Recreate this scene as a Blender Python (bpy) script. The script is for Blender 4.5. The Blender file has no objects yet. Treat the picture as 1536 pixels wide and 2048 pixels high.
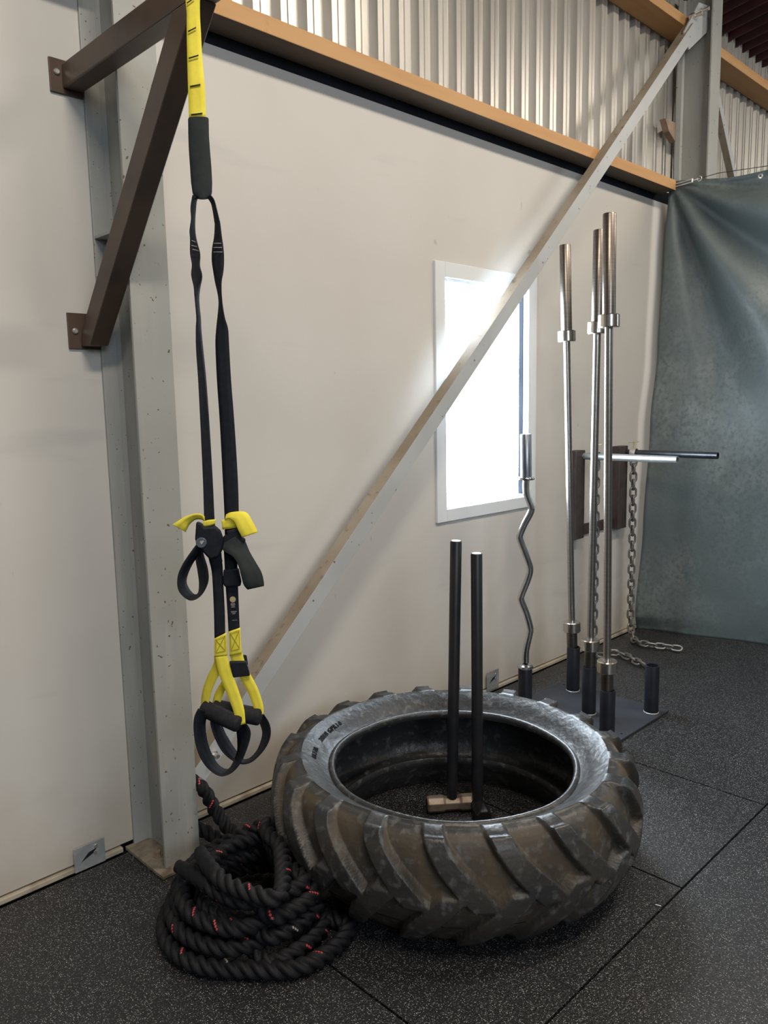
import bpy, bmesh, math, random
from mathutils import Vector, Matrix
random.seed(7)
S = bpy.context.scene
COL = S.collection
PI = math.pi

# ------------------------------------------------------------ camera
FPX = 1575.0
H = 1.5
CAM = Vector((0.0, -2.4288, H))
yaw, pitch, roll = 0.7788, 0.1380, 0.0190
fw = Vector((math.sin(yaw)*math.cos(pitch), math.cos(yaw)*math.cos(pitch), -math.sin(pitch)))
r0 = Vector((math.cos(yaw), -math.sin(yaw), 0))
d0 = fw.cross(r0)
rt = math.cos(roll)*r0 + math.sin(roll)*d0
dn = -math.sin(roll)*r0 + math.cos(roll)*d0
cd = bpy.data.cameras.new('camera')
cd.sensor_fit = 'VERTICAL'; cd.sensor_height = 36; cd.lens = FPX/2048*36; cd.clip_start = 0.05
cam = bpy.data.objects.new('camera', cd); COL.objects.link(cam)
m = Matrix((rt, -dn, -fw)).transposed().to_4x4(); m.translation = CAM
cam.matrix_world = m
S.camera = cam

# ------------------------------------------------------------ world, lights, exposure
S.view_settings.view_transform = 'Standard'
S.view_settings.look = 'None'
S.view_settings.gamma = 1
S.view_settings.use_curve_mapping = False
S.view_settings.exposure = 0.14
w = bpy.data.worlds.new('world'); S.world = w; w.use_nodes = True
bg = w.node_tree.nodes['Background']; bg.inputs[0].default_value = (0.75, 0.86, 1.0, 1); bg.inputs[1].default_value = 0.6

def area(name, loc, target, sx, sy, power, col, spread=180):
    l = bpy.data.lights.new(name, 'AREA'); l.shape = 'RECTANGLE'; l.size = sx; l.size_y = sy
    l.energy = power; l.color = col; l.spread = math.radians(spread)
    o = bpy.data.objects.new(name, l); COL.objects.link(o); o.location = loc
    o.rotation_euler = (Vector(target)-Vector(loc)).to_track_quat('-Z', 'Y').to_euler()
    return o
for lx, ly, pw in ((0.4, -2.4, 76), (3.6, -2.4, 72), (6.8, -2.5, 58), (0.4, -5.8, 30), (4.2, -5.8, 30)):
    area('ceiling_lamp_light', (lx, ly, 4.25), (lx, ly+.5, 0), 1.5, 0.30, pw, (1.0, 0.88, 0.72))
area('daylight_high_front', (-1.4, -8.4, 3.6), (0.6, -.5, 0.2), 3.2, 1.8, 190, (0.80, 0.90, 1.0))  # added daylight source, unseen, high up behind the camera
area('daylight_door_right', (8.8, -5.0, 3.2), (3.0, -1.0, 0.2), 3.0, 1.6, 90, (0.84, 0.92, 1.0))

# ------------------------------------------------------------ pixel ray to world helpers (true positions in the hall)
def ray(x, y):
    return rt*((x-768)/FPX) + dn*((y-1024)/FPX) + fw
def pl(x, y, ax, v):
    d = ray(x, y); return CAM + d*((v-CAM[ax])/d[ax])
def fl(x, y, z=0.0): return pl(x, y, 2, z)
def vert(x, y, b):
    b = Vector(b); n = b-CAM; n.z = 0; d = ray(x, y)
    return CAM + d*(n.dot(b-CAM)/n.dot(d))

# ------------------------------------------------------------ materials
def mat(name, col, rough=0.6, metal=0.0, noise=None, bump=None, spec=None, spots=None, coat=0):
    """noise=(scale, colour2, lo, hi) ; bump=(scale, strength, dist) ; spots=(scale, colour, threshold)"""
    mt = bpy.data.materials.new(name); mt.use_nodes = True
    nt = mt.node_tree; N = nt.nodes; L = nt.links
    b = N['Principled BSDF']
    b.inputs['Base Color'].default_value = (*col, 1); b.inputs['Roughness'].default_value = rough
    b.inputs['Metallic'].default_value = metal
    if spec is not None: b.inputs['Specular IOR Level'].default_value = spec
    if coat: b.inputs['Coat Weight'].default_value = coat
    tc = N.new('ShaderNodeTexCoord')
    last = None
    def mixin(fac, c2):
        nonlocal last
        mx = N.new('ShaderNodeMix'); mx.data_type = 'RGBA'
        L.new(fac, mx.inputs[0])
        if last is None: mx.inputs[6].default_value = (*col, 1)
        else: L.new(last, mx.inputs[6])
        mx.inputs[7].default_value = (*c2, 1)
        last = mx.outputs[2]; L.new(last, b.inputs['Base Color'])
    if noise:
        for (sc, c2, lo, hi) in (noise if isinstance(noise, list) else [noise]):
            n = N.new('ShaderNodeTexNoise'); n.inputs['Detail'].default_value = 6
            if isinstance(sc, tuple):
                mp = N.new('ShaderNodeMapping'); mp.inputs['Scale'].default_value = sc
                L.new(tc.outputs['Object'], mp.inputs[0]); L.new(mp.outputs[0], n.inputs[0]); n.inputs['Scale'].default_value = 1
            else:
                L.new(tc.outputs['Object'], n.inputs[0]); n.inputs['Scale'].default_value = sc
            mr = N.new('ShaderNodeMapRange'); mr.inputs[1].default_value = lo; mr.inputs[2].default_value = hi
            L.new(n.outputs[0], mr.inputs[0]); mixin(mr.outputs[0], c2)
    if spots:
        for (sc, c2, th) in (spots if isinstance(spots, list) else [spots]):
            v = N.new('ShaderNodeTexNoise'); v.inputs['Scale'].default_value = sc; v.inputs['Detail'].default_value = 1
            L.new(tc.outputs['Object'], v.inputs[0])
            mr = N.new('ShaderNodeMapRange'); mr.inputs[1].default_value = th; mr.inputs[2].default_value = th+0.03
            L.new(v.outputs[0], mr.inputs[0]); mixin(mr.outputs[0], c2)
    if bump:
        n = N.new('ShaderNodeTexNoise'); n.inputs['Scale'].default_value = bump[0]; n.inputs['Detail'].default_value = 4
        L.new(tc.outputs['Object'], n.inputs[0])
        bp = N.new('ShaderNodeBump'); bp.inputs['Strength'].default_value = bump[1]; bp.inputs['Distance'].default_value = bump[2]
        L.new(n.outputs[0], bp.inputs['Height']); L.new(bp.outputs[0], b.inputs['Normal'])
    return mt

M = {}
M['wall'] = mat('painted_panel', (0.62, 0.605, 0.58), 0.55, noise=[(1.3, (0.57, 0.55, 0.52), .4, .75), ((1.5, 1.5, 9.0), (0.53, 0.525, 0.51), .62, .8)], spots=(7, (0.42, 0.39, 0.35), .76), bump=(60, .12, .002))
def grime(mt):
    N = mt.node_tree.nodes; L = mt.node_tree.links; b = N['Principled BSDF']; src = b.inputs['Base Color'].links[0].from_socket
    tc = N.new('ShaderNodeTexCoord'); sx = N.new('ShaderNodeSeparateXYZ'); L.new(tc.outputs['Object'], sx.inputs[0])
    n = N.new('ShaderNodeTexNoise'); n.inputs['Scale'].default_value = 3.5; n.inputs['Detail'].default_value = 7; L.new(tc.outputs['Object'], n.inputs[0])
    ad = N.new('ShaderNodeMath'); ad.operation = 'MULTIPLY_ADD'; ad.inputs[1].default_value = .6; L.new(n.outputs[0], ad.inputs[0]); L.new(sx.outputs[2], ad.inputs[2])
    mr = N.new('ShaderNodeMapRange'); mr.inputs[1].default_value = .62; mr.inputs[2].default_value = .30; mr.inputs[4].default_value = .55; L.new(ad.outputs[0], mr.inputs[0])
    mx = N.new('ShaderNodeMix'); mx.data_type = 'RGBA'; L.new(mr.outputs[0], mx.inputs[0]); L.new(src, mx.inputs[6]); mx.inputs[7].default_value = (0.42, 0.355, 0.27, 1)
    L.new(mx.outputs[2], b.inputs['Base Color'])
    # dark scuff streaks of their own shape
    n2 = N.new('ShaderNodeTexNoise'); n2.inputs['Scale'].default_value = 1; n2.inputs['Detail'].default_value = 3
    mp = N.new('ShaderNodeMapping'); mp.inputs['Scale'].default_value = (26, 26, 7); mp.inputs['Rotation'].default_value = (0, .3, 0); L.new(tc.outputs['Object'], mp.inputs[0]); L.new(mp.outputs[0], n2.inputs[0])
    r2 = N.new('ShaderNodeMapRange'); r2.inputs[1].default_value = .735; r2.inputs[2].default_value = .76; r2.inputs[4].default_value = .5; L.new(n2.outputs[0], r2.inputs[0])
    m2 = N.new('ShaderNodeMix'); m2.data_type = 'RGBA'; L.new(r2.outputs[0], m2.inputs[0]); L.new(mx.outputs[2], m2.inputs[6]); m2.inputs[7].default_value = (0.25, 0.22, 0.19, 1)
    L.new(m2.outputs[2], b.inputs['Base Color'])
grime(M['wall'])
M['clad'] = mat('galvanised_cladding', (0.56, 0.55, 0.52), 0.36, 0.55, noise=((6, 6, .6), (0.42, 0.41, 0.39), .4, .8), bump=(200, .05, .001))
M['dark_gap'] = mat('dark_gap', (0.016, 0.019, 0.026), 0.9, noise=(5, (0.010, 0.012, 0.017), .4, .7), spec=0.1)
M['timber'] = mat('sawn_timber', (0.58, 0.33, 0.14), 0.62, noise=[((1.2, 14, 14), (0.50, 0.26, 0.10), .45, .75), (9, (0.42, 0.21, 0.08), .68, .8)], bump=(90, .2, .002))
M['dirty_plate'] = mat('grimy_painted_plate', (0.26, 0.225, 0.18), 0.7, noise=(22, (0.13, 0.10, 0.075), .4, .65))
M['timber_shaded'] = mat('shaded_underside_timber', (0.10, 0.068, 0.045), 0.75, noise=((1.5, 12, 12), (0.065, 0.05, 0.042), .4, .7))  # same timber, darkened to paint in the shade beneath the lower beams
M['timber_end'] = mat('weathered_timber', (0.36, 0.26, 0.19), 0.8, noise=(12, (0.2, 0.14, 0.1), .4, .7))
M['roof'] = mat('oxide_red_roof_sheet', (0.11, 0.026, 0.03), 0.5, 0.1, noise=(4, (0.05, .016, .018), .4, .7))
M['pvc'] = mat('white_pvc_frame', (0.74, 0.77, 0.80), 0.35, noise=(3, (0.68, 0.71, 0.74), .4, .8))
M['grey_steel'] = mat('grey_painted_steel', (0.37, 0.38, 0.365), 0.45, noise=[(2.5, (0.31, 0.32, 0.31), .4, .7), ((14, 14, 2), (0.46, 0.45, 0.42), .55, .8)], spots=[(70, (0.13, 0.085, 0.055), .735), (130, (0.2, 0.13, 0.09), .755)], bump=(120, .08, .001))
M['brace_steel'] = mat('light_painted_angle_steel', (0.46, 0.485, 0.50), 0.42, noise=(4, (0.41, 0.43, 0.44), .4, .7), spots=(45, (0.2, 0.15, 0.12), .73))
M['brace_dust'] = mat('dusty_angle_top', (0.26, 0.215, 0.16), 0.75, noise=[(3, (0.38, 0.34, 0.28), .4, .7), (25, (0.17, 0.13, 0.10), .6, .75)], bump=(80, .3, .002))
M['brown_steel'] = mat('brown_painted_steel', (0.088, 0.057, 0.040), 0.42, noise=(7, (0.055, 0.037, 0.03), .4, .7), bump=(150, .1, .001))
M['rack_steel'] = mat('worn_brown_steel', (0.068, 0.055, 0.056), 0.55, noise=(18, (0.045, 0.034, 0.034), .4, .7), bump=(100, .25, .001))
M['bolt'] = mat('zinc_bolt', (0.75, 0.74, 0.70), 0.35, 0.85, noise=(30, (0.6, .58, .55), .4, .7))
M['galv'] = mat('galvanised_plate', (0.40, 0.43, 0.46), 0.45, 0.5, noise=(22, (0.52, 0.54, 0.56), .45, .65), bump=(60, .2, .001))
M['skirt'] = mat('dusty_skirting', (0.45, 0.40, 0.32), 0.8, noise=(14, (0.27, 0.22, 0.16), .45, .7))
M['black_metal'] = mat('black_powder_coat', (0.012, 0.014, 0.02), 0.42, noise=(20, (0.018, 0.02, 0.027), .4, .7), bump=(200, .1, .0006), spec=0.3)
M['plate'] = mat('black_base_plate', (0.022, 0.026, 0.036), 0.55, noise=(9, (0.032, 0.036, 0.046), .4, .7), spots=(40, (0.005, .005, .006), .78))
M['chrome'] = mat('chrome', (0.55, 0.56, 0.58), 0.16, 1.0, noise=(30, (0.66, 0.65, 0.64), .4, .7))
M['chrome_sleeve'] = mat('satin_chrome_sleeve', (0.30, 0.32, 0.36), 0.32, 1.0, noise=(30, (0.26, 0.28, 0.31), .4, .7))
M['steel'] = mat('brushed_steel', (0.46, 0.44, 0.42), 0.30, 1.0, noise=((3, 3, 140), (0.40, 0.37, 0.34), .4, .7))
M['sleeve'] = mat('worn_steel_sleeve', (0.23, 0.205, 0.185), 0.34, 1.0, noise=((4, 4, 160), (0.18, 0.16, 0.145), .4, .7))
M['collar'] = mat('bright_steel_collar', (0.74, 0.70, 0.64), 0.22, 1.0, noise=((60, 60, 6), (0.6, 0.56, 0.5), .4, .7))
M['chain'] = mat('galvanised_chain', (0.24, 0.235, 0.225), 0.45, 0.75, noise=(60, (0.22, 0.21, 0.20), .4, .7))
M['rod_light'] = mat('pale_steel_tube', (0.50, 0.54, 0.56), 0.3, 0.8, noise=(25, (0.4, .43, .45), .4, .7))
M['rod_dark'] = mat('dark_steel_tube', (0.07, 0.075, 0.09), 0.3, 0.7, noise=(25, (0.05, .055, .065), .4, .7))
M['yellow'] = mat('yellow_webbing', (0.82, 0.72, 0.06), 0.72, noise=(35, (0.74, 0.62, 0.045), .4, .7), bump=(500, .3, .0006))
M['yellow_dk'] = mat('yellow_stitching', (0.42, 0.36, 0.04), 0.8, noise=(90, (0.5, 0.42, 0.06), .4, .7))
M['web'] = mat('black_webbing', (0.010, 0.012, 0.018), 0.7, noise=(60, (0.016, 0.018, 0.026), .4, .7), bump=(600, .3, .0005), spec=0.22)
M['sleeve_cloth'] = mat('charcoal_sleeve_cloth', (0.020, 0.026, 0.028), 0.75, noise=(40, (0.028, 0.033, 0.035), .4, .7), bump=(400, .3, .0006), spec=0.22)
M['grip'] = mat('foam_grip', (0.016, 0.017, 0.021), 0.8, noise=(100, (0.024, 0.025, 0.03), .4, .7), bump=(500, .4, .0008), spec=0.22)
M['stitch'] = mat('pale_stitching', (0.42, 0.40, 0.36), 0.8, noise=(100, (0.3, .29, .26), .4, .7))
M['gold'] = mat('gold_print', (0.55, 0.46, 0.26), 0.5, noise=(100, (0.42, .35, .2), .4, .7))
M['badge'] = mat('grey_badge', (0.10, 0.13, 0.17), 0.4, noise=(100, (0.07, .09, .12), .4, .7))
M['rope'] = mat('black_rope', (0.0075, 0.008, 0.0105), 0.62, noise=(45, (0.014, 0.015, 0.018), .4, .7), bump=(350, .5, .0015), spec=0.22)
M['red'] = mat('red_tracer', (0.62, 0.06, 0.07), 0.6, noise=(100, (0.5, .05, .06), .4, .7))
M['pale'] = mat('pale_tracer', (0.30, 0.26, 0.25), 0.6, noise=(100, (0.2, .18, .17), .4, .7))
M['handle'] = mat('black_hammer_handle', (0.010, 0.012, 0.016), 0.40, noise=(20, (0.02, 0.018, 0.02), .4, .7))
M['hammer'] = mat('forged_hammer_head', (0.27, 0.225, 0.18), 0.5, 0.6, noise=(22, (0.16, 0.11, 0.08), .45, .65), bump=(60, .3, .002))
M['hammer_dk'] = mat('black_hammer_head', (0.014, 0.014, 0.016), 0.4, 0.3, noise=(22, (0.02, 0.02, 0.02), .45, .65))
M['cap'] = mat('grey_handle_end', (0.42, 0.43, 0.44), 0.5, noise=(60, (0.3, .31, .32), .4, .7))
M['paper'] = mat('white_scrap', (0.8, 0.8, 0.78), 0.6, noise=(60, (0.7, .7, .68), .4, .7))
M['hallwall'] = mat('grey_hall_wall', (0.20, 0.20, 0.20), 0.7, noise=(1, (0.16, 0.16, 0.16), .4, .7))

def floor_mat():
    mt = bpy.data.materials.new('speckled_rubber_floor'); mt.use_nodes = True
    nt = mt.node_tree; N = nt.nodes; L = nt.links; b = N['Principled BSDF']
    tc = N.new('ShaderNodeTexCoord')
    big = N.new('ShaderNodeTexNoise'); big.inputs['Scale'].default_value = 1.1; big.inputs['Detail'].default_value = 5
    L.new(tc.outputs['Object'], big.inputs[0])
    cr = N.new('ShaderNodeMix'); cr.data_type = 'RGBA'
    cr.inputs[6].default_value = (0.006, 0.0065, 0.008, 1); cr.inputs[7].default_value = (0.014, 0.015, 0.018, 1)
    mr0 = N.new('ShaderNodeMapRange'); mr0.inputs[1].default_value = .35; mr0.inputs[2].default_value = .7
    L.new(big.outputs[0], mr0.inputs[0]); L.new(mr0.outputs[0], cr.inputs[0])
    last = cr.outputs[2]
    for sc, th, c in ((230, .085, (0.34, 0.34, 0.35)), (140, .07, (0.24, 0.23, 0.21)), (330, .13, (0.10, 0.10, 0.11))):
        v = N.new('ShaderNodeTexVoronoi'); v.inputs['Scale'].default_value = sc
        L.new(tc.outputs['Object'], v.inputs[0])
        # keep only some of the cells
        sp = N.new('ShaderNodeSeparateColor'); L.new(v.outputs['Color'], sp.inputs[0])
        gt = N.new('ShaderNodeMath'); gt.operation = 'GREATER_THAN'; gt.inputs[1].default_value = .70; L.new(sp.outputs[0], gt.inputs[0])
        lt = N.new('ShaderNodeMath'); lt.operation = 'LESS_THAN'; lt.inputs[1].default_value = th*3.2; L.new(v.outputs['Distance'], lt.inputs[0])
        mu = N.new('ShaderNodeMath'); mu.operation = 'MULTIPLY'; L.new(gt.outputs[0], mu.inputs[0]); L.new(lt.outputs[0], mu.inputs[1])
        mx = N.new('ShaderNodeMix'); mx.data_type = 'RGBA'; L.new(mu.outputs[0], mx.inputs[0]); L.new(last, mx.inputs[6]); mx.inputs[7].default_value = (*c, 1)
        last = mx.outputs[2]
    L.new(last, b.inputs['Base Color']); b.inputs['Roughness'].default_value = 0.44; b.inputs['Specular IOR Level'].default_value = 0.6
    n = N.new('ShaderNodeTexNoise'); n.inputs['Scale'].default_value = 160; n.inputs['Detail'].default_value = 3
    L.new(tc.outputs['Object'], n.inputs[0])
    bp = N.new('ShaderNodeBump'); bp.inputs['Strength'].default_value = 0.55; bp.inputs['Distance'].default_value = 0.004
    L.new(n.outputs[0], bp.inputs['Height']); L.new(bp.outputs[0], b.inputs['Normal'])
    return mt
M['floor'] = floor_mat()

def curtain_mat():
    mt = mat('grey_green_tarpaulin', (0.105, 0.128, 0.128), 0.50,
             noise=[((9, 9, 7), (0.15, 0.175, 0.175), .42, .62), ((45, 45, 40), (0.065, 0.09, 0.095), .45, .70), (1.4, (0.085, 0.112, 0.12), .35, .65)], bump=(55, .25, .004))
    return mt
M['curtain'] = curtain_mat()

def pane_mat():
    mt = bpy.data.materials.new('frosted_daylit_pane'); mt.use_nodes = True
    N = mt.node_tree.nodes; L = mt.node_tree.links; b = N['Principled BSDF']
    b.inputs['Base Color'].default_value = (0.9, 0.95, 1, 1); b.inputs['Roughness'].default_value = .4
    n = N.new('ShaderNodeTexNoise'); n.inputs['Scale'].default_value = 2
    mx = N.new('ShaderNodeMix'); mx.data_type = 'RGBA'; mx.inputs[6].default_value = (0.74, 0.87, 1, 1); mx.inputs[7].default_value = (0.80, 0.91, 1, 1)
    L.new(n.outputs[0], mx.inputs[0]); L.new(mx.outputs[2], b.inputs['Emission Color'])
    b.inputs['Emission Strength'].default_value = 27
    return mt
M['pane'] = pane_mat()

def tyre_mat():
    mt = bpy.data.materials.new('worn_dusty_tyre_rubber'); mt.use_nodes = True
    N = mt.node_tree.nodes; L = mt.node_tree.links; b = N['Principled BSDF']
    at = N.new('ShaderNodeAttribute'); at.attribute_name = 'dirt'
    tc = N.new('ShaderNodeTexCoord')
    n = N.new('ShaderNodeTexNoise'); n.inputs['Scale'].default_value = 7; n.inputs['Detail'].default_value = 8; L.new(tc.outputs['Object'], n.inputs[0])
    n2 = N.new('ShaderNodeTexNoise'); n2.inputs['Scale'].default_value = 34; n2.inputs['Detail'].default_value = 6; L.new(tc.outputs['Object'], n2.inputs[0])
    m1 = N.new('ShaderNodeMath'); m1.operation = 'MULTIPLY'; L.new(at.outputs['Fac'], m1.inputs[0])
    mr = N.new('ShaderNodeMapRange'); mr.inputs[1].default_value = .25; mr.inputs[2].default_value = .6; L.new(n.outputs[0], mr.inputs[0]); L.new(mr.outputs[0], m1.inputs[1])
    mx = N.new('ShaderNodeMix'); mx.data_type = 'RGBA'; mx.inputs[6].default_value = (0.026, 0.028, 0.031, 1); mx.inputs[7].default_value = (0.080, 0.062, 0.041, 1)
    L.new(m1.outputs[0], mx.inputs[0])
    mx2 = N.new('ShaderNodeMix'); mx2.data_type = 'RGBA'; L.new(mx.outputs[2], mx2.inputs[6]); mx2.inputs[7].default_value = (0.15, 0.155, 0.155, 1)
    mr2 = N.new('ShaderNodeMapRange'); mr2.inputs[1].default_value = .55; mr2.inputs[2].default_value = .85; L.new(n2.outputs[0], mr2.inputs[0]); L.new(mr2.outputs[0], mx2.inputs[0])
    L.new(mx2.outputs[2], b.inputs['Base Color'])
    ro = N.new('ShaderNodeMapRange'); ro.inputs[3].default_value = .36; ro.inputs[4].default_value = .8; L.new(m1.outputs[0], ro.inputs[0]); L.new(ro.outputs[0], b.inputs['Roughness'])
    bp = N.new('ShaderNodeBump'); bp.inputs['Strength'].default_value = .5; bp.inputs['Distance'].default_value = .006
    L.new(n2.outputs[0], bp.inputs['Height']); L.new(bp.outputs[0], b.inputs['Normal'])
    return mt
M['tyre'] = tyre_mat()

# ------------------------------------------------------------ mesh helpers
class MB:
    def __init__(s): s.v = []; s.f = []; s.mi = []
    def add(s, vs, fs, mi=0):
        n = len(s.v); s.v += [tuple(v) for v in vs]; s.f += [tuple(i+n for i in f) for f in fs]; s.mi += [mi]*len(fs)
    def box(s, x0, x1, y0, y1, z0, z1, mi=0, M4=None):
        vs = [Vector(p) for p in ((x0,y0,z0),(x1,y0,z0),(x1,y1,z0),(x0,y1,z0),(x0,y0,z1),(x1,y0,z1),(x1,y1,z1),(x0,y1,z1))]
        if M4: vs = [M4 @ v for v in vs]
        s.add(vs, [(0,3,2,1),(4,5,6,7),(0,1,5,4),(1,2,6,5),(2,3,7,6),(3,0,4,7)], mi)
    def prism(s, poly, ext, mi=0):      # poly of Vectors, ext Vector
        n = len(poly); e = Vector(ext)
        vs = [Vector(p) for p in poly] + [Vector(p)+e for p in poly]
        s.add(vs, [tuple(range(n))[::-1], tuple(range(n, 2*n))] + [(i, (i+1) % n, n+(i+1) % n, n+i) for i in range(n)], mi)
    def tube(s, pts, r, n=16, caps=True, mi=0, closed=False):
        pts = [Vector(p) for p in pts]; m_ = len(pts)
        rs = r if isinstance(r, (list, tuple)) else [r]*m_
        up = None; vs = []
        for i, p in enumerate(pts):
            if closed: t = (pts[(i+1) % m_]-pts[i-1]).normalized()
            else: t = (pts[min(i+1, m_-1)]-pts[max(i-1, 0)]).normalized()
            if up is None:
                up = Vector((0,0,1)) if abs(t.z) < .9 else Vector((1,0,0))
            u = (up - t*up.dot(t)).normalized(); up = u; v = t.cross(u)
            for k in range(n):
                a = 2*PI*k/n; vs.append(p + (u*math.cos(a)+v*math.sin(a))*rs[i])
        fs = []
        for i in range(m_ if closed else m_-1):
            j = (i+1) % m_
            for k in range(n):
                fs.append((i*n+k, i*n+(k+1) % n, j*n+(k+1) % n, j*n+k))
        if caps and not closed:
            fs.append(tuple(range(n))[::-1]); fs.append(tuple(range((m_-1)*n, m_*n)))
        s.add(vs, fs, mi)
    def lathe(s, a, b, prof, n=28, mi=0):   # axis a->b, prof = [(t in metres along axis, r)]
        a = Vector(a); t = (Vector(b)-a).normalized()
        u = t.orthogonal().normalized(); v = t.cross(u); vs = []
        for (d, r) in prof:
            for k in range(n):
                q = 2*PI*k/n; vs.append(a + t*d + (u*math.cos(q)+v*math.sin(q))*r)
        fs = []
        for i in range(len(prof)-1):
            for k in range(n): fs.append((i*n+k, i*n+(k+1) % n, (i+1)*n+(k+1) % n, (i+1)*n+k))
        s.add(vs, fs, mi)
    def build(s, name, mats, parent=None, smooth=True, bevel=0, solid=0, origin=None, ang=35):
        me = bpy.data.meshes.new(name)
        o0 = Vector(origin) if origin is not None else Vector((0,0,0))
        me.from_pydata([tuple(Vector(v)-o0) for v in s.v], [], s.f)
        if not isinstance(mats, (list, tuple)): mats = [mats]
        for q in mats: me.materials.append(q)
        for p, i in zip(me.polygons, s.mi): p.material_index = i
        bm = bmesh.new(); bm.from_mesh(me)
        bmesh.ops.recalc_face_normals(bm, faces=bm.faces); bm.to_mesh(me); bm.free()
        if smooth:
            for p in me.polygons: p.use_smooth = True
            me.set_sharp_from_angle(angle=math.radians(ang))
        me.update()
        o = bpy.data.objects.new(name, me); COL.objects.link(o)
        if parent is not None:
            w0 = Vector(parent.location); q = parent.parent
            while q: w0 += q.location; q = q.parent
            o.parent = parent; o.location = o0 - w0
        else: o.location = o0
        if solid:
            q = o.modifiers.new('thickness', 'SOLIDIFY'); q.thickness = solid; q.offset = 0
        if bevel:
            q = o.modifiers.new('bevel', 'BEVEL'); q.width = bevel; q.segments = 2; q.limit_method = 'ANGLE'
        return o
def thing(name, loc, label, cat, group=None):
    o = bpy.data.objects.new(name, None); COL.objects.link(o); o.location = loc; o.empty_display_size = .1
    return tag(o, label, cat, group)
def tag(o, label, cat, group=None):
    o['label'] = label; o['category'] = cat
    if group: o['group'] = group
    return o
def struct(o):
    o['kind'] = 'structure'; return o
def catmull(P, n):
    P = [Vector(p) for p in P]; out = []
    for i in range(len(P)-1):
        p0 = P[i-1] if i else P[0]*2-P[1]; p1 = P[i]; p2 = P[i+1]; p3 = P[i+2] if i+2 < len(P) else P[-1]*2-P[-2]
        for k in range(n):
            t = k/n
            out.append(.5*((2*p1)+(p2-p0)*t+(2*p0-5*p1+4*p2-p3)*t*t+(3*p1-p0-3*p2+p3)*t**3))
    out.append(P[-1]); return out

# ============================================================ STRUCTURE
# --- floor: rubber mats with real gaps over a dark slab
def build_floor():
    mb = MB()
    g = .0035; T = .02
    def mat_row(y0, y1, xs):
        for a, b_ in zip(xs[:-1], xs[1:]):
            mb.box(a+g, b_-g, y0+g, y1-g, -T, 0)
    xs = [-4.0, -3.1, -2.2, -1.26, -.3, .3, 1.24, 2.215, 2.905, 5.9, 7, 8, 9]
    mat_row(-1.463, -.02, xs)
    mb.box(1.6125, 1.6175, -1.46, -1.19, -.0005, .0004, 1)
    xs2 = [-4.0, -3.4, -2.4, -1.4, -.4, .6, 1.6, 2.6, 3.6, 4.6, 5.6, 6.6, 7.6, 9]
    xsr = [-4.0, -2.75, -1.75, -.75, .25, 1.25, 3.25, 4.25, 5.25, 6.25, 7.25, 9]
    xs3 = [-4.0, -3.0, -2, -1, 0, 1.62, 2.4, 3.4, 4.4, 5.4, 6.4, 7.4, 9]
    mat_row(-2.463, -1.463, xsr)
    y = -2.463
    for k in range(6):
        mat_row(y-1.0, y, xs3 if k % 2 else xs2); y -= 1.0
    o = mb.build('floor', [M['floor'], M['dark_gap']], smooth=False, bevel=.003)
    struct(o)
    sb = MB(); sb.box(-4.2, 9.2, -8.6, .1, -.12, -.0205)
    struct(sb.build('floor_slab', M['dark_gap'], smooth=False))
build_floor()

# --- rear wall lower panel with window opening
WX0, WX1, WZ0, WZ1 = 2.735, 3.530, .935, 2.127
WT = 2.713
mb = MB()
for (a, b_, c, d) in ((-4.0, WX0, .025, WT), (WX1, 6.6, .025, WT), (WX0, WX1, .025, WZ0), (WX0, WX1, WZ1, WT)):
    mb.box(a, b_, 0, .06, c, d)
struct(mb.build('wall_rear', M['wall'], smooth=False))
mb = MB()
mb.box(-4.0, 1.11, -.011, .03, 0, .017); mb.box(1.29, 6.6, -.011, .03, 0, .017)
struct(mb.build('baseboard_rear', M['skirt'], smooth=False, bevel=.003))
# corrugated cladding above
def clad(x0, x1, z0, z1, y, pitch, depth):
    mb = MB(); xs = []; x = x0
    prof = [(0, 0), (.30, 0), (.42, 1), (.62, 1), (.64, .86), (.68, .86), (.70, 1), (.88, 1), (1.0, 0)]
    while x < x1:
        for (f, h) in prof[:-1]: xs.append((x+f*pitch, y - depth*h))
        x += pitch
    n = len(xs)
    vs = [(a, b_, z0) for a, b_ in xs] + [(a, b_, z1) for a, b_ in xs]
    mb.add(vs, [(i, i+1, n+i+1, n+i) for i in range(n-1)])
    return mb
struct(clad(-4.0, 8.6, 2.60, 4.05, .075, .1255, .036).build('wall_rear_cladding', M['clad'], smooth=False, solid=.002))
mb = MB(); mb.box(-4.0, 8.6, .085, .12, 0, 4.02)
struct(mb.build('wall_rear_outer', M['dark_gap'], smooth=False))
# edge strip of the panel at right
mb = MB(); mb.box(4.985, 5.02, -.012, 0, 0.018, WT)
struct(mb.build('trim_1', M['wall'], smooth=False, bevel=.003))
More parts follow.
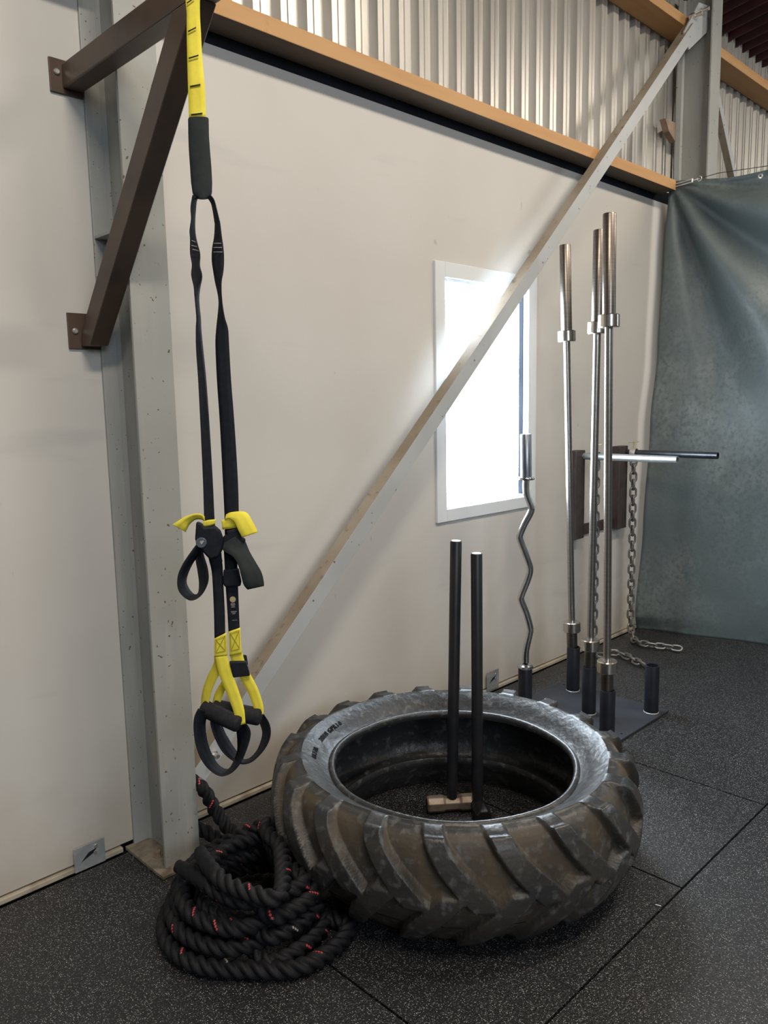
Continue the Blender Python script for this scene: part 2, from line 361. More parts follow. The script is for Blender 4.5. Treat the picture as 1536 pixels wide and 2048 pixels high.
# window
def window():
    mb = MB(); d = -.014; t = .068
    mb.box(WX0, WX0+t, d, .05, WZ0, WZ1); mb.box(WX1-t-.005, WX1, d, .05, WZ0, WZ1)
    mb.box(WX0+t, WX1-t-.005, d, .05, WZ1-t, WZ1); mb.box(WX0+t, WX1-t-.005, d, .05, WZ0, WZ0+.06)
    o = struct(mb.build('window_1', M['pvc'], smooth=False, bevel=.003))
    mb = MB(); i0, i1, j0, j1 = WX0+t, WX1-t-.005, WZ0+.06, WZ1-t
    for a, b_, c, e in ((i0, i0+.012, j0, j1), (i1-.012, i1, j0, j1), (i0, i1, j0, j0+.012), (i0, i1, j1-.012, j1)):
        mb.box(a, b_, .002, .035, c, e)
    mb.box(i1-.017, i1-.013, .012, .036, j0, j1, 1)
    mb.build('glazing_bead', [M['pvc'], M['dark_gap']], o, smooth=False)
    mb = MB(); mb.box(i0, i1, .036, .042, j0, j1)
    mb.build('window_pane', M['pane'], o, smooth=False)
window()
# rest of the hall shell
mb = MB(); mb.box(-4.2, -4.0, -8.6, .1, -.1, 4.05)
struct(mb.build('wall_left', M['hallwall'], smooth=False))
mb = MB(); mb.box(-4.2, 9.2, -8.8, -8.6, -.1, 5.8)
struct(mb.build('wall_front', M['hallwall'], smooth=False))
mb = MB(); mb.box(9.0, 9.2, -8.6, .1, -.1, 5.8)
struct(mb.build('wall_right', M['hallwall'], smooth=False))
# roof: oxide red corrugated sheet, rising into the hall
def roof():
    mb = MB(); p = .13; x = -4.2; xs = []
    while x < 9.2:
        for k in range(14): xs.append((x+p*k/14, -.030*math.cos(2*PI*k/14)))
        x += p
    n = len(xs); vs = []
    for (y, z) in ((.06, 4.0), (-8.7, 5.45)):
        vs += [(a, y, z+h) for a, h in xs]
    mb.add(vs, [(i, i+1, n+i+1, n+i) for i in range(n-1)])
    struct(mb.build('ceiling', M['roof'], solid=.003))
roof()

# ============================================================ STEEL AND TIMBER
def h_column(x0, x1, yb, yf, z1, label, tf=.011, tw=.008, base=True):
    r = thing('steel_column', (x0, yb, 0), label, 'column', 'grey steel columns on the rear wall')
    xm = (x0+x1)/2; mb = MB()
    mb.box(x0, x1, yf, yf+tf, .012, z1); mb.box(x0, x1, yb-tf, yb, .012, z1); mb.box(xm-tw/2, xm+tw/2, yf+tf, yb-tf, .012, z1)
    # root fillets
    for s in (-1, 1):
        for (yy, e) in ((yf+tf, 1), (yb-tf, -1)):
            mb.prism([(xm+s*tw/2, yy, .012), (xm+s*(tw/2+.012), yy, .012), (xm+s*tw/2, yy+e*.012, .012)], (0, 0, z1-.012))
    mb.build('shaft', M['grey_steel'], r, smooth=False, bevel=.0015)
    if base:
        b2 = MB(); b2.box(x0-.03, x1+.02, yf-.035, yb+.0, .001, .013)
        b2.build('base_plate', M['dirty_plate'], r, smooth=False, bevel=.002)
        b3 = MB(); b3.lathe((x0+.018, yf+.085, .013), (x0+.018, yf+.085, 1), [(0, 0), (0, .016), (.004, .016), (.004, .011), (.018, .011), (.018, 0)], 6)
        b3.build('anchor_bolt', M['timber_end'], r, smooth=False)
    return r
c1 = h_column(1.150, 1.278, -.001, -.222, 3.95, 'grey steel column with rust specks beside the hanging yellow straps')
mb = MB(); mb.box(1.151, 1.2095, -.12, -.0125, 2.018, 2.026)
mb.build('stiffener', M['grey_steel'], c1, smooth=False)
c2 = h_column(5.050, 5.185, -.001, -.222, 3.95, 'grey steel column behind the tarpaulin at the top of the diagonal brace', base=True)
# girts
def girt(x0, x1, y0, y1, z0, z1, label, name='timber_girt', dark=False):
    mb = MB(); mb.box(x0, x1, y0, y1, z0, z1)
    if dark: mb.mi[0] = 1  # bottom face carries the shade in its colour
    o = mb.build(name, [M['timber'], M['timber_shaded']], smooth=False, bevel=.003, origin=((x0+x1)/2, (y0+y1)/2, z0)); tag(o, label, 'beam', 'timber beams on the wall'); return o
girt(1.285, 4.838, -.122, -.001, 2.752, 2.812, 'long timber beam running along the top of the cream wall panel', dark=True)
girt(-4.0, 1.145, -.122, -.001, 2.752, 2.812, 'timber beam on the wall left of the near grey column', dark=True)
girt(1.285, 5.045, -.122, .035, 3.705, 3.765, 'upper timber beam at the head of the diagonal brace')
girt(5.195, 8.6, -.122, .035, 3.675, 3.735, 'timber beam under the red roof right of the far column')
mb = MB(); mb.box(-4.0, 6.6, -.0005, .07, WT, 2.785)  # solid dark strip painted as the shaded recess between panel and beam
struct(mb.build('recess_shade_strip', M['dark_gap'], smooth=False))
# small timber cleat
mb = MB(); mb.prism([pl(1331, 236, 1, -.05), pl(1351, 245, 1, -.05), pl(1351, 284, 1, -.05), pl(1338, 262, 1, -.05)], (0, .04, 0))
tag(mb.build('timber_cleat', M['timber_end'], smooth=False, bevel=.002), 'small weathered timber wedge beside the far steel column', 'wood block')

# diagonal brace
def brace(A, B, label, wleg=.066, y=-.185, name='diagonal_brace'):
    A = Vector(A); B = Vector(B); d = (B-A).normalized(); n = Vector((d.z, 0, -d.x))   # n points down-right
    r = thing(name, A, label, 'brace', 'diagonal steel braces')
    t = .007; mb = MB()
    f = lambda p, a, yy: Vector((p.x, yy, p.z)) + n*a
    mb.prism([f(A, 0, y), f(A, wleg, y), f(A, wleg, y+t), f(A, 0, y+t)], B-A)
    mb.build('front_leg', M['brace_steel'], r, smooth=False, bevel=.001)
    mb = MB(); mb.prism([f(A, -.0005, y+.0005), f(A, t, y+.0005), f(A, t, y+wleg*.92), f(A, -.0005, y+wleg*.92)], B-A)
    mb.build('top_leg', M['brace_dust'], r, smooth=False, bevel=.001)
    return r, d, n
bA = Vector((1.289, -.185, .2815)); bB = Vector((4.868, -.185, 3.695))
br, bd, bn = brace(bA, bB, 'long diagonal angle-iron brace crossing the wall and the window')
mb = MB(); q = bB - bd*.02 + bn*.02
mb.prism([q+Vector((0, .012, 0))+bn*-.03-bd*.10, q+Vector((0, .012, 0))+bn*.075-bd*.10, Vector((5.12, -.173, 3.735)), Vector((5.08, -.173, 3.86)), Vector((4.96, -.173, 3.84))], (0, .009, 0))
mb.build('gusset_plate', M['brace_steel'], br, smooth=False)
for p in (Vector((4.90, -.178, 3.745)), Vector((4.99, -.178, 3.80))):
    mb = MB(); mb.lathe(p+Vector((0, .03, 0)), p+Vector((0, -1, 0)), [(0, 0), (0, .019), (.034, .019), (.034, .011), (.075, .011), (.075, 0)], 6)
    mb.build('bolt', M['bolt'], br, smooth=False)
mb = MB(); p = bA+bd*.085+bn*.03
mb.lathe(p+Vector((0, .01, 0)), p+Vector((0, -1, 0)), [(0, 0), (0, .014), (.02, .014), (.02, .008), (.04, .008), (.04, 0)], 6)
mb.build('bolt', M['bolt'], br, smooth=False)
b2, _, _ = brace((6.05, -.10, 2.62), (5.30, -.10, 3.62), 'grey angle brace descending behind the tarpaulin right of the far column', wleg=.05, y=-.10, name='diagonal_brace')

# brown anchor bracket on the wall
def anchor():
    x0, x1 = 1.086, 1.146; s = .068
    r = thing('anchor_bracket', (1.10, 0, 2.44), 'dark brown steel wall bracket that the yellow straps hang from', 'bracket')
    for (z0, z1, nm) in ((2.425, 2.520, 'top'), (1.682, 1.790, 'low')):
        mb = MB(); mb.box(1.050, x1+.002, -.0085, 0, z0, z1)
        p = mb.build('mounting_plate', M['brown_steel'], r, smooth=False, bevel=.001)
        b = MB(); zc = 2.482 if nm == 'top' else 1.735
        b.lathe((1.071, -.0085, zc), (1.071, -1, zc), [(0, 0), (0, .0095), (.003, .0095), (.006, .006), (.006, 0)], 16)
        b.build('bolt', M['bolt'], p)
    mb = MB(); mb.box(x0, x1, -.90, -.0085, 2.44, 2.508)
    mb.build('arm', M['brown_steel'], r, smooth=False, bevel=.004)
    # strut in y-z plane
    mb = MB()
    a = [(-.0087, 1.695), (-.0087, 1.725), (-.65, 2.439), (-.735, 2.439)]
    a = [(-.0087, 1.690), (-.024, 1.742), (-.636, 2.4395), (-.739, 2.4395), (-.0700, 1.690)]
    mb.prism([(x0, y, z) for y, z in a], (x1-x0, 0, 0))
    mb.build('strut', M['brown_steel'], r, smooth=False, bevel=.003)
anchor()

# galvanised floor tabs
def galv(x0, x1, z0, z1, label, screw=True):
    r = thing('wall_plate', (x0, 0, z0), label, 'metal plate', 'galvanised plates at the foot of the wall')
    mb = MB(); mb.prism([(x0, -.0125, z0), (x1, -.0125, z0), (x1, -.0125, z1), (x0, -.0125, z1)], (0, -.003, 0))
    mb.build('plate', M['galv'], r, smooth=False, bevel=.0008)
    xc, zc = (x0+x1)/2, (z0+z1)/2
    mb = MB(); mb.prism([(xc-.03, -.0157, zc-.012), (xc+.012, -.0157, zc+.004), (xc+.024, -.0157, zc+.018), (xc-.004, -.0157, zc+.012)], (0, -.0006, 0))
    mb.build('slot', M['dark_gap'], r, smooth=False)
    mb = MB(); mb.lathe((xc+.022, -.0155, zc+.024), (xc+.022, -1, zc+.024), [(0, 0), (0, .0075), (.003, .006), (.003, 0)], 14)
    mb.build('screw', M['bolt'], r); mb = MB()
    mb.lathe((xc+.018, -.0155, zc+.004), (xc+.018, -1, zc+.004), [(0, 0), (0, .0065), (.004, .005), (.004, 0)], 14)
    mb.build('screw', M['bolt'], r)
galv(.940, 1.044, .001, .084, 'small galvanised plate at the foot of the wall left of the near column')
galv(3.105, 3.205, .012, .112, 'small galvanised plate at the foot of the wall below the window')

# ============================================================ TYRE
def tyre():
    C0 = Vector((1.912, -.80, 0)); NT = 1440; NL = 20
    # profile: (r, z, lugweight, v) outer from top bead to bottom bead, then interior
    P = [(.400,.290),(.395,.300),(.397,.312),(.405,.318),(.413,.316),(.418,.309),(.430,.315),(.450,.330),(.470,.344),(.488,.354),(.500,.360),(.505,.363),(.509,.359),(.517,.358),(.528,.354),(.538,.347)]
    tread = [(.538,.347),(.548,.338),(.556,.326),(.562,.312),(.567,.296),(.571,.280),(.574,.262),(.576,.244),(.578,.226),(.579,.208),(.579,.190),(.578,.172),(.576,.155),(.571,.138),(.565,.122),(.557,.107),(.548,.092),(.538,.078),(.527,.064),(.514,.049),(.502,.034),(.490,.020)]
    dense = []
    for i in range(len(tread)-1):
        for k in range(3):
            t = k/3; dense.append((tread[i][0]*(1-t)+tread[i+1][0]*t, tread[i][1]*(1-t)+tread[i+1][1]*t))
    dense.append(tread[-1])
    low = [(.478,.004),(.462,-.004),(.445,.010),(.43,.060),(.412,.085),(.398,.105),(.393,.118),(.398,.130)]
    ins = [(.415,.122),(.435,.095),(.47,.068),(.51,.060),(.545,.085),(.558,.13),(.562,.19),(.558,.25),(.545,.29),(.51,.32),(.47,.318),(.44,.302),(.418,.290)]
    prof = P[:-1] + dense + low + ins
    i0 = len(P)-1-3; i1 = len(P)-1+len(dense)+1
    n = len(prof)
    zs_top, zs_bot = .355, .022
    def sm(a, b, x):
        t = max(0, min(1, (x-a)/(b-a))); return t*t*(3-2*t)
    sp = 2*PI/NL
    normals = []
    for i in range(n):
        a = prof[i-1]; b = prof[(i+1) % n]; dx, dz = b[0]-a[0], b[1]-a[1]; l = math.hypot(dx, dz)
        normals.append((-dz/l, dx/l))
    rnd = [random.uniform(-.04, .04) for _ in range(NL)]
    vs = []; dirt = []
    for j in range(NT):
        th = 2*PI*j/NT
        for i, (r, z) in enumerate(prof):
            h = 0; dr = 0
            if i0 <= i < i1:
                v = (z-.19)/.165      # 1 top shoulder ... -1 bottom
                best = 0
                for side in (1, -1):
                    vv = v*side
                    # lug centre angle offset as it runs from its shoulder (vv=1) to just past the middle (vv=-.12)
                    s_ = max(0, 1-vv)
                    off = sp*(.06 + .52*s_**.9 + .34*max(0, s_-.15)**1.5*.9)
                    base = math.radians(-3.0) + (0 if side == 1 else sp*.5)
                    u = (th-base-off)/sp
                    k = round(u); du = abs(u-k)
                    hw = .17 + .07*sm(.0, .9, s_) + rnd[int(k) % NL]*.3
                    prof_h = 1-sm(hw-.022, hw+.038, du)
                    endf = sm(-.20, -.10, vv)
                    prof_h *= endf
                    best = max(best, prof_h)
                h = best*(.033 if abs(v) < .93 else .033*sm(1.12, .80, abs(v)))
                # sidewall end tab: thins towards the ring
                dirt_v = (1-best)*1.0 + .30*best*(1 if abs(v) < .8 else 0)
                if v > .97: dirt_v *= .15
                dr = dirt_v
            nx, nz = normals[i]
            # outward normal sign: outer part should point away from centre
            cxm, czm = .49, .19
            sgn = 1 if (nx*(r-cxm)+nz*(z-czm)) > 0 else -1
            wob = .0025*math.sin(3*th+1)+.002*math.sin(7*th)
            rr = r + sgn*nx*h + wob; zz = z + sgn*nz*h*.75
            zz = max(zz, .001)
            vs.append((rr*math.cos(th), rr*math.sin(th), zz)); dirt.append(dr)
    fs = []
    for j in range(NT):
        j2 = (j+1) % NT
        for i in range(n):
            i2 = (i+1) % n
            fs.append((j*n+i, j2*n+i, j2*n+i2, j*n+i2))
    root = thing('tractor_tyre', C0, 'large worn tractor tyre lying flat on the black rubber floor', 'tyre')
    mb = MB(); mb.v = vs; mb.f = fs; mb.mi = [0]*len(fs)
    o = mb.build('casing', M['tyre'], None, smooth=True, ang=60)
    o.parent = root; o.location = (0, 0, 0)
    at = o.data.attributes.new('dirt', 'FLOAT', 'POINT')
    at.data.foreach_set('value', dirt)
    # raised sidewall lettering
    words = [('8R27A', 139, .458), ('2068', 121.5, .458), ('GPR10', 111.5, .458)]
    dg = bpy.context.evaluated_depsgraph_get()
    for (wd, a0, rr) in words:
        parts = MB()
        for k, ch in enumerate(wd):
            cu = bpy.data.curves.new('letter', 'FONT'); cu.body = ch; cu.size = .026; cu.extrude = .0012; cu.align_x = 'CENTER'
            ob = bpy.data.objects.new('letter', cu); COL.objects.link(ob)
            dg.update(); me = bpy.data.meshes.new_from_object(ob.evaluated_get(bpy.context.evaluated_depsgraph_get()))
            a = math.radians(a0 - k*2.1)
            X = Vector((math.sin(a), -math.cos(a), 0)); Y = Vector((math.cos(a), math.sin(a), .65)).normalized(); Z = X.cross(Y)
            c = Vector((rr*math.cos(a), rr*math.sin(a), .3350))
            parts.add([c + X*v.co.x + Y*v.co.y + Z*(v.co.z+.0012) for v in me.vertices], [tuple(p.vertices) for p in me.polygons])
            bpy.data.objects.remove(ob); bpy.data.meshes.remove(me); bpy.data.curves.remove(cu)
        lo = parts.build('sidewall_lettering', M['web'], None, smooth=False); lo.parent = root; lo.location = (0, 0, 0)
tyre()

# ============================================================ SLEDGEHAMMERS
def sledge(base, top, direction, headmat, label, L=.19, wd=.058):
    base = Vector(base); d = Vector(direction).normalized(); up = Vector((0, 0, 1)); s_ = d.cross(up)
    r = thing('sledgehammer', (base.x, base.y, 0), label, 'sledgehammer', 'sledgehammers standing in the tyre')
    mb = MB(); hw = wd/2
    def octo(t, k):
        c = Vector((base.x, base.y, hw+.001)) + d*t; q = hw*k; e = q*.45
        return [c + s_*a + up*b_ for a, b_ in ((q, e), (e, q), (-e, q), (-q, e), (-q, -e), (-e, -q), (e, -q), (q, -e))]
    rings = [octo(-L/2, .88), octo(-L/2+.006, 1), octo(-.035, 1), octo(-.025, .86), octo(.025, .86), octo(.035, 1), octo(L/2-.006, 1), octo(L/2, .88)]
    vs = [v for R_ in rings for v in R_]; fs = []
    for i in range(len(rings)-1):
        for k in range(8): fs.append((i*8+k, i*8+(k+1) % 8, (i+1)*8+(k+1) % 8, (i+1)*8+k))
    fs += [tuple(range(8)), tuple(range(56, 64))]
    mb.add(vs, fs, 0)
    for i in (-1, -2): mb.mi[i] = 1
    h = mb.build('head', [headmat, M['hammer_dk']], r, smooth=False, bevel=.002)
    mb = MB(); a = Vector((base.x, base.y, wd*.9)); b_ = Vector(top)
    ln = (b_-a).length
    mb.lathe(a, b_, [(0, 0), (0, .019), (.03, .0205), (ln-.004, .0205), (ln, .0185)], 24)
    hd = mb.build('handle', M['handle'], r)
    mb = MB(); mb.lathe(b_-(b_-a).normalized()*.002, b_+(b_-a), [(0, .0175), (.0035, .0165), (.0045, 0)], 24)
    mb.build('end_cap', M['cap'], hd)
bA_ = Vector((2.085, -.645, 0)); tA_ = vert(912, 1082, bA_)
sledge(bA_, tA_, (.75, -.62, 0), M['hammer'], 'sledgehammer with bright forged head standing inside the tyre, further from the camera')
bB_ = Vector((2.135, -.725, 0)); tB_ = vert(953, 1107, bB_)
sledge(bB_, tB_, (.60, .80, 0), M['hammer_dk'], 'sledgehammer with black head inside the tyre, the nearer and shorter-looking one')

# ============================================================ BARBELL HOLDER AND BARS
TZ = .242
tubes = {'F': fl(1215.5, 1380, TZ), 'M': fl(1179, 1333, TZ), 'L': fl(1147, 1294, TZ), 'E': fl(1050.5, 1337, TZ), 'R': fl(1305, 1331, TZ)}
def holder():
    r = thing('bar_holder', (3.25, -.5, 0), 'black steel floor holder of upright tubes with the bars standing in it', 'bar holder')
    mb = MB(); mb.box(2.90, 3.500, -.805, -.215, .001, .011)
    mb.build('base_plate', M['plate'], r, smooth=False, bevel=.0015)
    for k, p in tubes.items():
        mb = MB(); R_ = .033
        mb.lathe((p.x, p.y, .011), (p.x, p.y, 1), [(0, R_), (TZ-.012, R_), (TZ-.010, R_-.001), (TZ-.010, R_-.005), (.004, R_-.005), (.004, 0)], 30)
        t = mb.build('tube', M['black_metal'], r)
        mb = MB(); mb.tube([(p.x+R_*math.cos(a), p.y+R_*math.sin(a), .0135) for a in [2*PI*i/24 for i in range(24)]], .003, 6, closed=True)
        mb.build('weld', M['galv'], t)
    for x, y in ((3.46, -.77), (3.46, -.25), (3.10, -.775), (2.94, -.25)):
        mb = MB(); mb.lathe((x, y, .011), (x, y, 1), [(0, 0), (0, .006), (.0006, .006), (.0006, 0)], 12)
        mb.build('screw_hole', M['dark_gap'], r)
holder()
def barbell(base, topy, topx, c1z, c0z, label):
    """base tube point; pixel of the top; collar heights"""
    b = Vector((base.x, base.y, .020)); t = vert(topx, topy, b); ax = (t-b).normalized(); Lt = (t-b).length
    r = thing('barbell', b, label, 'barbell', 'straight barbells in the floor holder')
    def at_z(z): return b + ax*((z-b.z)/ax.z)
    a0 = at_z(c0z); a1 = at_z(c1z)
    mb = MB(); l = (a1-a0).length
    mb.lathe(a0, a1, [(0, .0165), (l, .0165)], 24); mb.build('shaft', M['steel'], r)
    for (p, q, c, dirn) in ((a0, b, a0, -1), (a1, t, a1, 1)):
        l = (q-p).length
        mb = MB(); mb.lathe(p, q, [(.02, .0265), (l-.003, .0265), (l, .0245), (l, .020), (l-.002, .018), (l-.002, 0)], 30)
        sl = mb.build('sleeve', M['sleeve'], r)
        mb = MB(); mb.lathe(p, q, [(-.004, .015), (-.004, .040), (0, .043), (.046, .043), (.049, .040), (.049, .026)], 34)
        mb.build('collar', M['collar'], sl)
    return r
barbell(tubes['F'], 427, 1219, 1.790, .372, 'tallest-looking steel barbell, nearest the camera in the holder')
barbell(tubes['M'], 460, 1199, 1.790, .372, 'steel barbell in the middle of the three upright ones')
barbell(tubes['L'], 490, 1130, 1.780, .372, 'leftmost of the three straight steel barbells')
def ez():
    b = Vector((tubes['E'].x, tubes['E'].y, .02))
    r = thing('curl_bar', b, 'short chrome curl bar with a wavy shaft standing below the window', 'curl bar')
    px = [(1051, 1325), (1052, 1300), (1059, 1268), (1060, 1255), (1052, 1225), (1042, 1200), (1043, 1190), (1055, 1160), (1060, 1140), (1056, 1122), (1041, 1082), (1040, 1070), (1048, 1050), (1061, 1025), (1062, 1012), (1054, 990), (1052, 975), (1052.5, 957)]
    P = catmull([vert(x, y, b) for x, y in px], 5)
    mb = MB(); mb.tube(P, .0155, 18); mb.build('wavy_shaft', M['chrome'], r)
    t0 = vert(1052.5, 957, b); t1 = vert(1051.5, 868, b); l = (t1-t0).length
    mb = MB(); mb.lathe(t0, t1, [(0, .012), (0, .0255), (l-.003, .0255), (l, .0235), (l, .019), (l-.002, 0)], 30)
    s1 = mb.build('sleeve', M['chrome_sleeve'], r)
    mb = MB(); mb.lathe(t0, t1, [(-.006, .013), (-.006, .037), (-.003, .039), (.004, .039), (.007, .037), (.007, .025)], 30)
    mb.build('collar', M['chrome'], s1)
    q0 = Vector((b.x, b.y, TZ+.012)); q1 = Vector((b.x, b.y, 0.03)); l = (q1-q0).length
    mb = MB(); mb.lathe(q0, q1, [(0, .012), (0, .0255), (l, .0255), (l, 0)], 30)
    s2 = mb.build('sleeve', M['chrome'], r)
    mb = MB(); mb.lathe(q0, q1, [(-.010, .013), (-.010, .028), (-.004, .036), (.004, .038), (.009, .036), (.009, .025)], 30)
    mb.build('collar', M['chrome'], s2)
ez()

# ============================================================ WALL RACK WITH RODS AND CHAINS
R1 = (3.95, 1.178); R2 = (4.435, 1.170)
def rack():
    r = thing('wall_rack', (4.15, 0, .71), 'brown steel wall rack with two projecting tubes', 'wall rack')
    for (x0, x1, z0, z1) in ((3.868, 3.982, .705, 1.212), (4.355, 4.474, .705, 1.212)):
        mb = MB(); mb.box(x0, x1-.02, -.052, 0, z0, z1)
        mb.build('post', M['rack_steel'], r, smooth=False, bevel=.004)
    mb = MB(); mb.box(3.962, 4.355, -.012, 0, .712, .775)
    q = mb.build('crossbar', M['rack_steel'], r, smooth=False, bevel=.001)
    b = MB(); b.lathe((4.30, -.012, .745), (4.30, -1, .745), [(0, 0), (0, .014), (.006, .014), (.008, .008), (.008, 0)], 14)
    b.build('bolt', M['bolt'], q)
    for (x, z), ye, mt in ((R1, -.60, 'rod_light'), (R2, -.608, 'rod_dark')):
        mb = MB(); mb.lathe((x, -.03, z), (x, -1, z), [(0, 0), (0, .0195), (-ye-.03, .0195), (-ye-.03, .015), (-ye-.12, .015), (-ye-.12, 0)], 26)
        rd = mb.build('peg', M[mt], r)
rack()
def chain(x, yc, floorpts, rodz, label):
    r = thing('chain', (x, yc, rodz), label, 'chain', 'chains hanging from the wall rack')
    pitch = .0475
    # link proto
    R_ = .0175; hl = pitch/2+.0065-.0075+.0006; path = []
    for k in range(9): a = PI*k/8; path.append((R_*math.cos(a), 0, (hl-R_+.001)+R_*math.sin(a)+.006))
    for k in range(9): a = PI+PI*k/8; path.append((R_*math.cos(a), 0, -(hl-R_+.001)+R_*math.sin(a)-.006))
    mb = MB(); mb.tube(path, .0068, 8, closed=True)
    pts = [Vector((x, yc, rodz-.035))]
    z = rodz-.035
    line = [Vector((x, yc, rodz-.05)), Vector((x, yc-.003, .6)), Vector((x-.004, yc-.006, .12)), Vector((x-.008, yc-.02, .035))] + [Vector(p) for p in floorpts]
    dense = []
    for a, b_ in zip(line[:-1], line[1:]):
        m_ = max(2, int((b_-a).length/.004))
        for k in range(m_): dense.append(a.lerp(b_, k/m_))
    dense.append(line[-1])
    cen = []; acc = 0; nxt = 0; prev = dense[0]
    for p in dense:
        acc += (p-prev).length; prev = p
        if acc >= nxt: cen.append(p.copy()); nxt += pitch
    proto = None
    for i in range(len(cen)-1):
        t = (cen[min(i+1, len(cen)-1)]-cen[max(i-1, 0)]).normalized()
        side = Vector((.72, -.69, 0)); side = (side-t*side.dot(t)).normalized()
        if i % 2: side = t.cross(side)
        elif False: pass
        rotm = Matrix((side, t.cross(side), t)).transposed()
        if proto is None:
            proto = mb.build('chain_link', M['chain'], r); o = proto
        else:
            o = proto.copy(); COL.objects.link(o); o.parent = r
        c = cen[i]
        if c.z < .03: rotm = rotm @ Matrix.Rotation(math.radians(38), 3, 'Z'); c = Vector((c.x, c.y, .0235))
        mw = rotm.to_4x4(); mw.translation = c - r.location
        o.matrix_local = mw
    # strap clamp round the rod with T screw
    mb = MB()
    w_ = .018
    for s in (0,):
        ring = []
        for k in range(24):
            a = 2*PI*k/24; ring.append((.0235*math.cos(a), .0235*math.sin(a)))
        vs = []
        for (dx, dz) in ring: vs += [(x+dx, yc-w_, rodz+dz), (x+dx, yc+w_, rodz+dz), (x+dx*1.17, yc+w_, rodz+dz*1.17), (x+dx*1.17, yc-w_, rodz+dz*1.17)]
        fs = []
        for k in range(24):
            a, b_ = k*4, ((k+1) % 24)*4
            for e in range(4): fs.append((a+e, a+(e+1) % 4, b_+(e+1) % 4, b_+e))
        mb.add(vs, fs)
    mb.box(x-.012, x+.012, yc-w_*.8, yc+w_*.8, rodz-.062, rodz-.024)
    cl = mb.build('clamp', M['bolt'], r, bevel=.001)
    mb = MB(); mb.lathe((x, yc, rodz+.024), (x, yc, 2), [(0, .005), (.045, .005), (.045, 0)], 10)
    mb.tube([(x-.006, yc+.035, rodz+.062), (x+.004, yc-.03, rodz+.068)], .003, 8)
    mb.build('clamp_screw', M['gold'], cl)
    return r
chain(R2[0], -.10, [fl(1272, 1283, .0235), fl(1300, 1290, .0235), fl(1332, 1293, .0235), fl(1372, 1299, .0235)], R2[1], 'grey steel chain hanging from the dark peg onto the floor by the curtain')
chain(R1[0], -.128, [fl(1200, 1311, .0235), fl(1228, 1305, .0235), fl(1252, 1312, .0235), fl(1275, 1324, .0235), fl(1299, 1334, .0235)], R1[1], 'grey steel chain hanging behind the barbells from the pale peg')

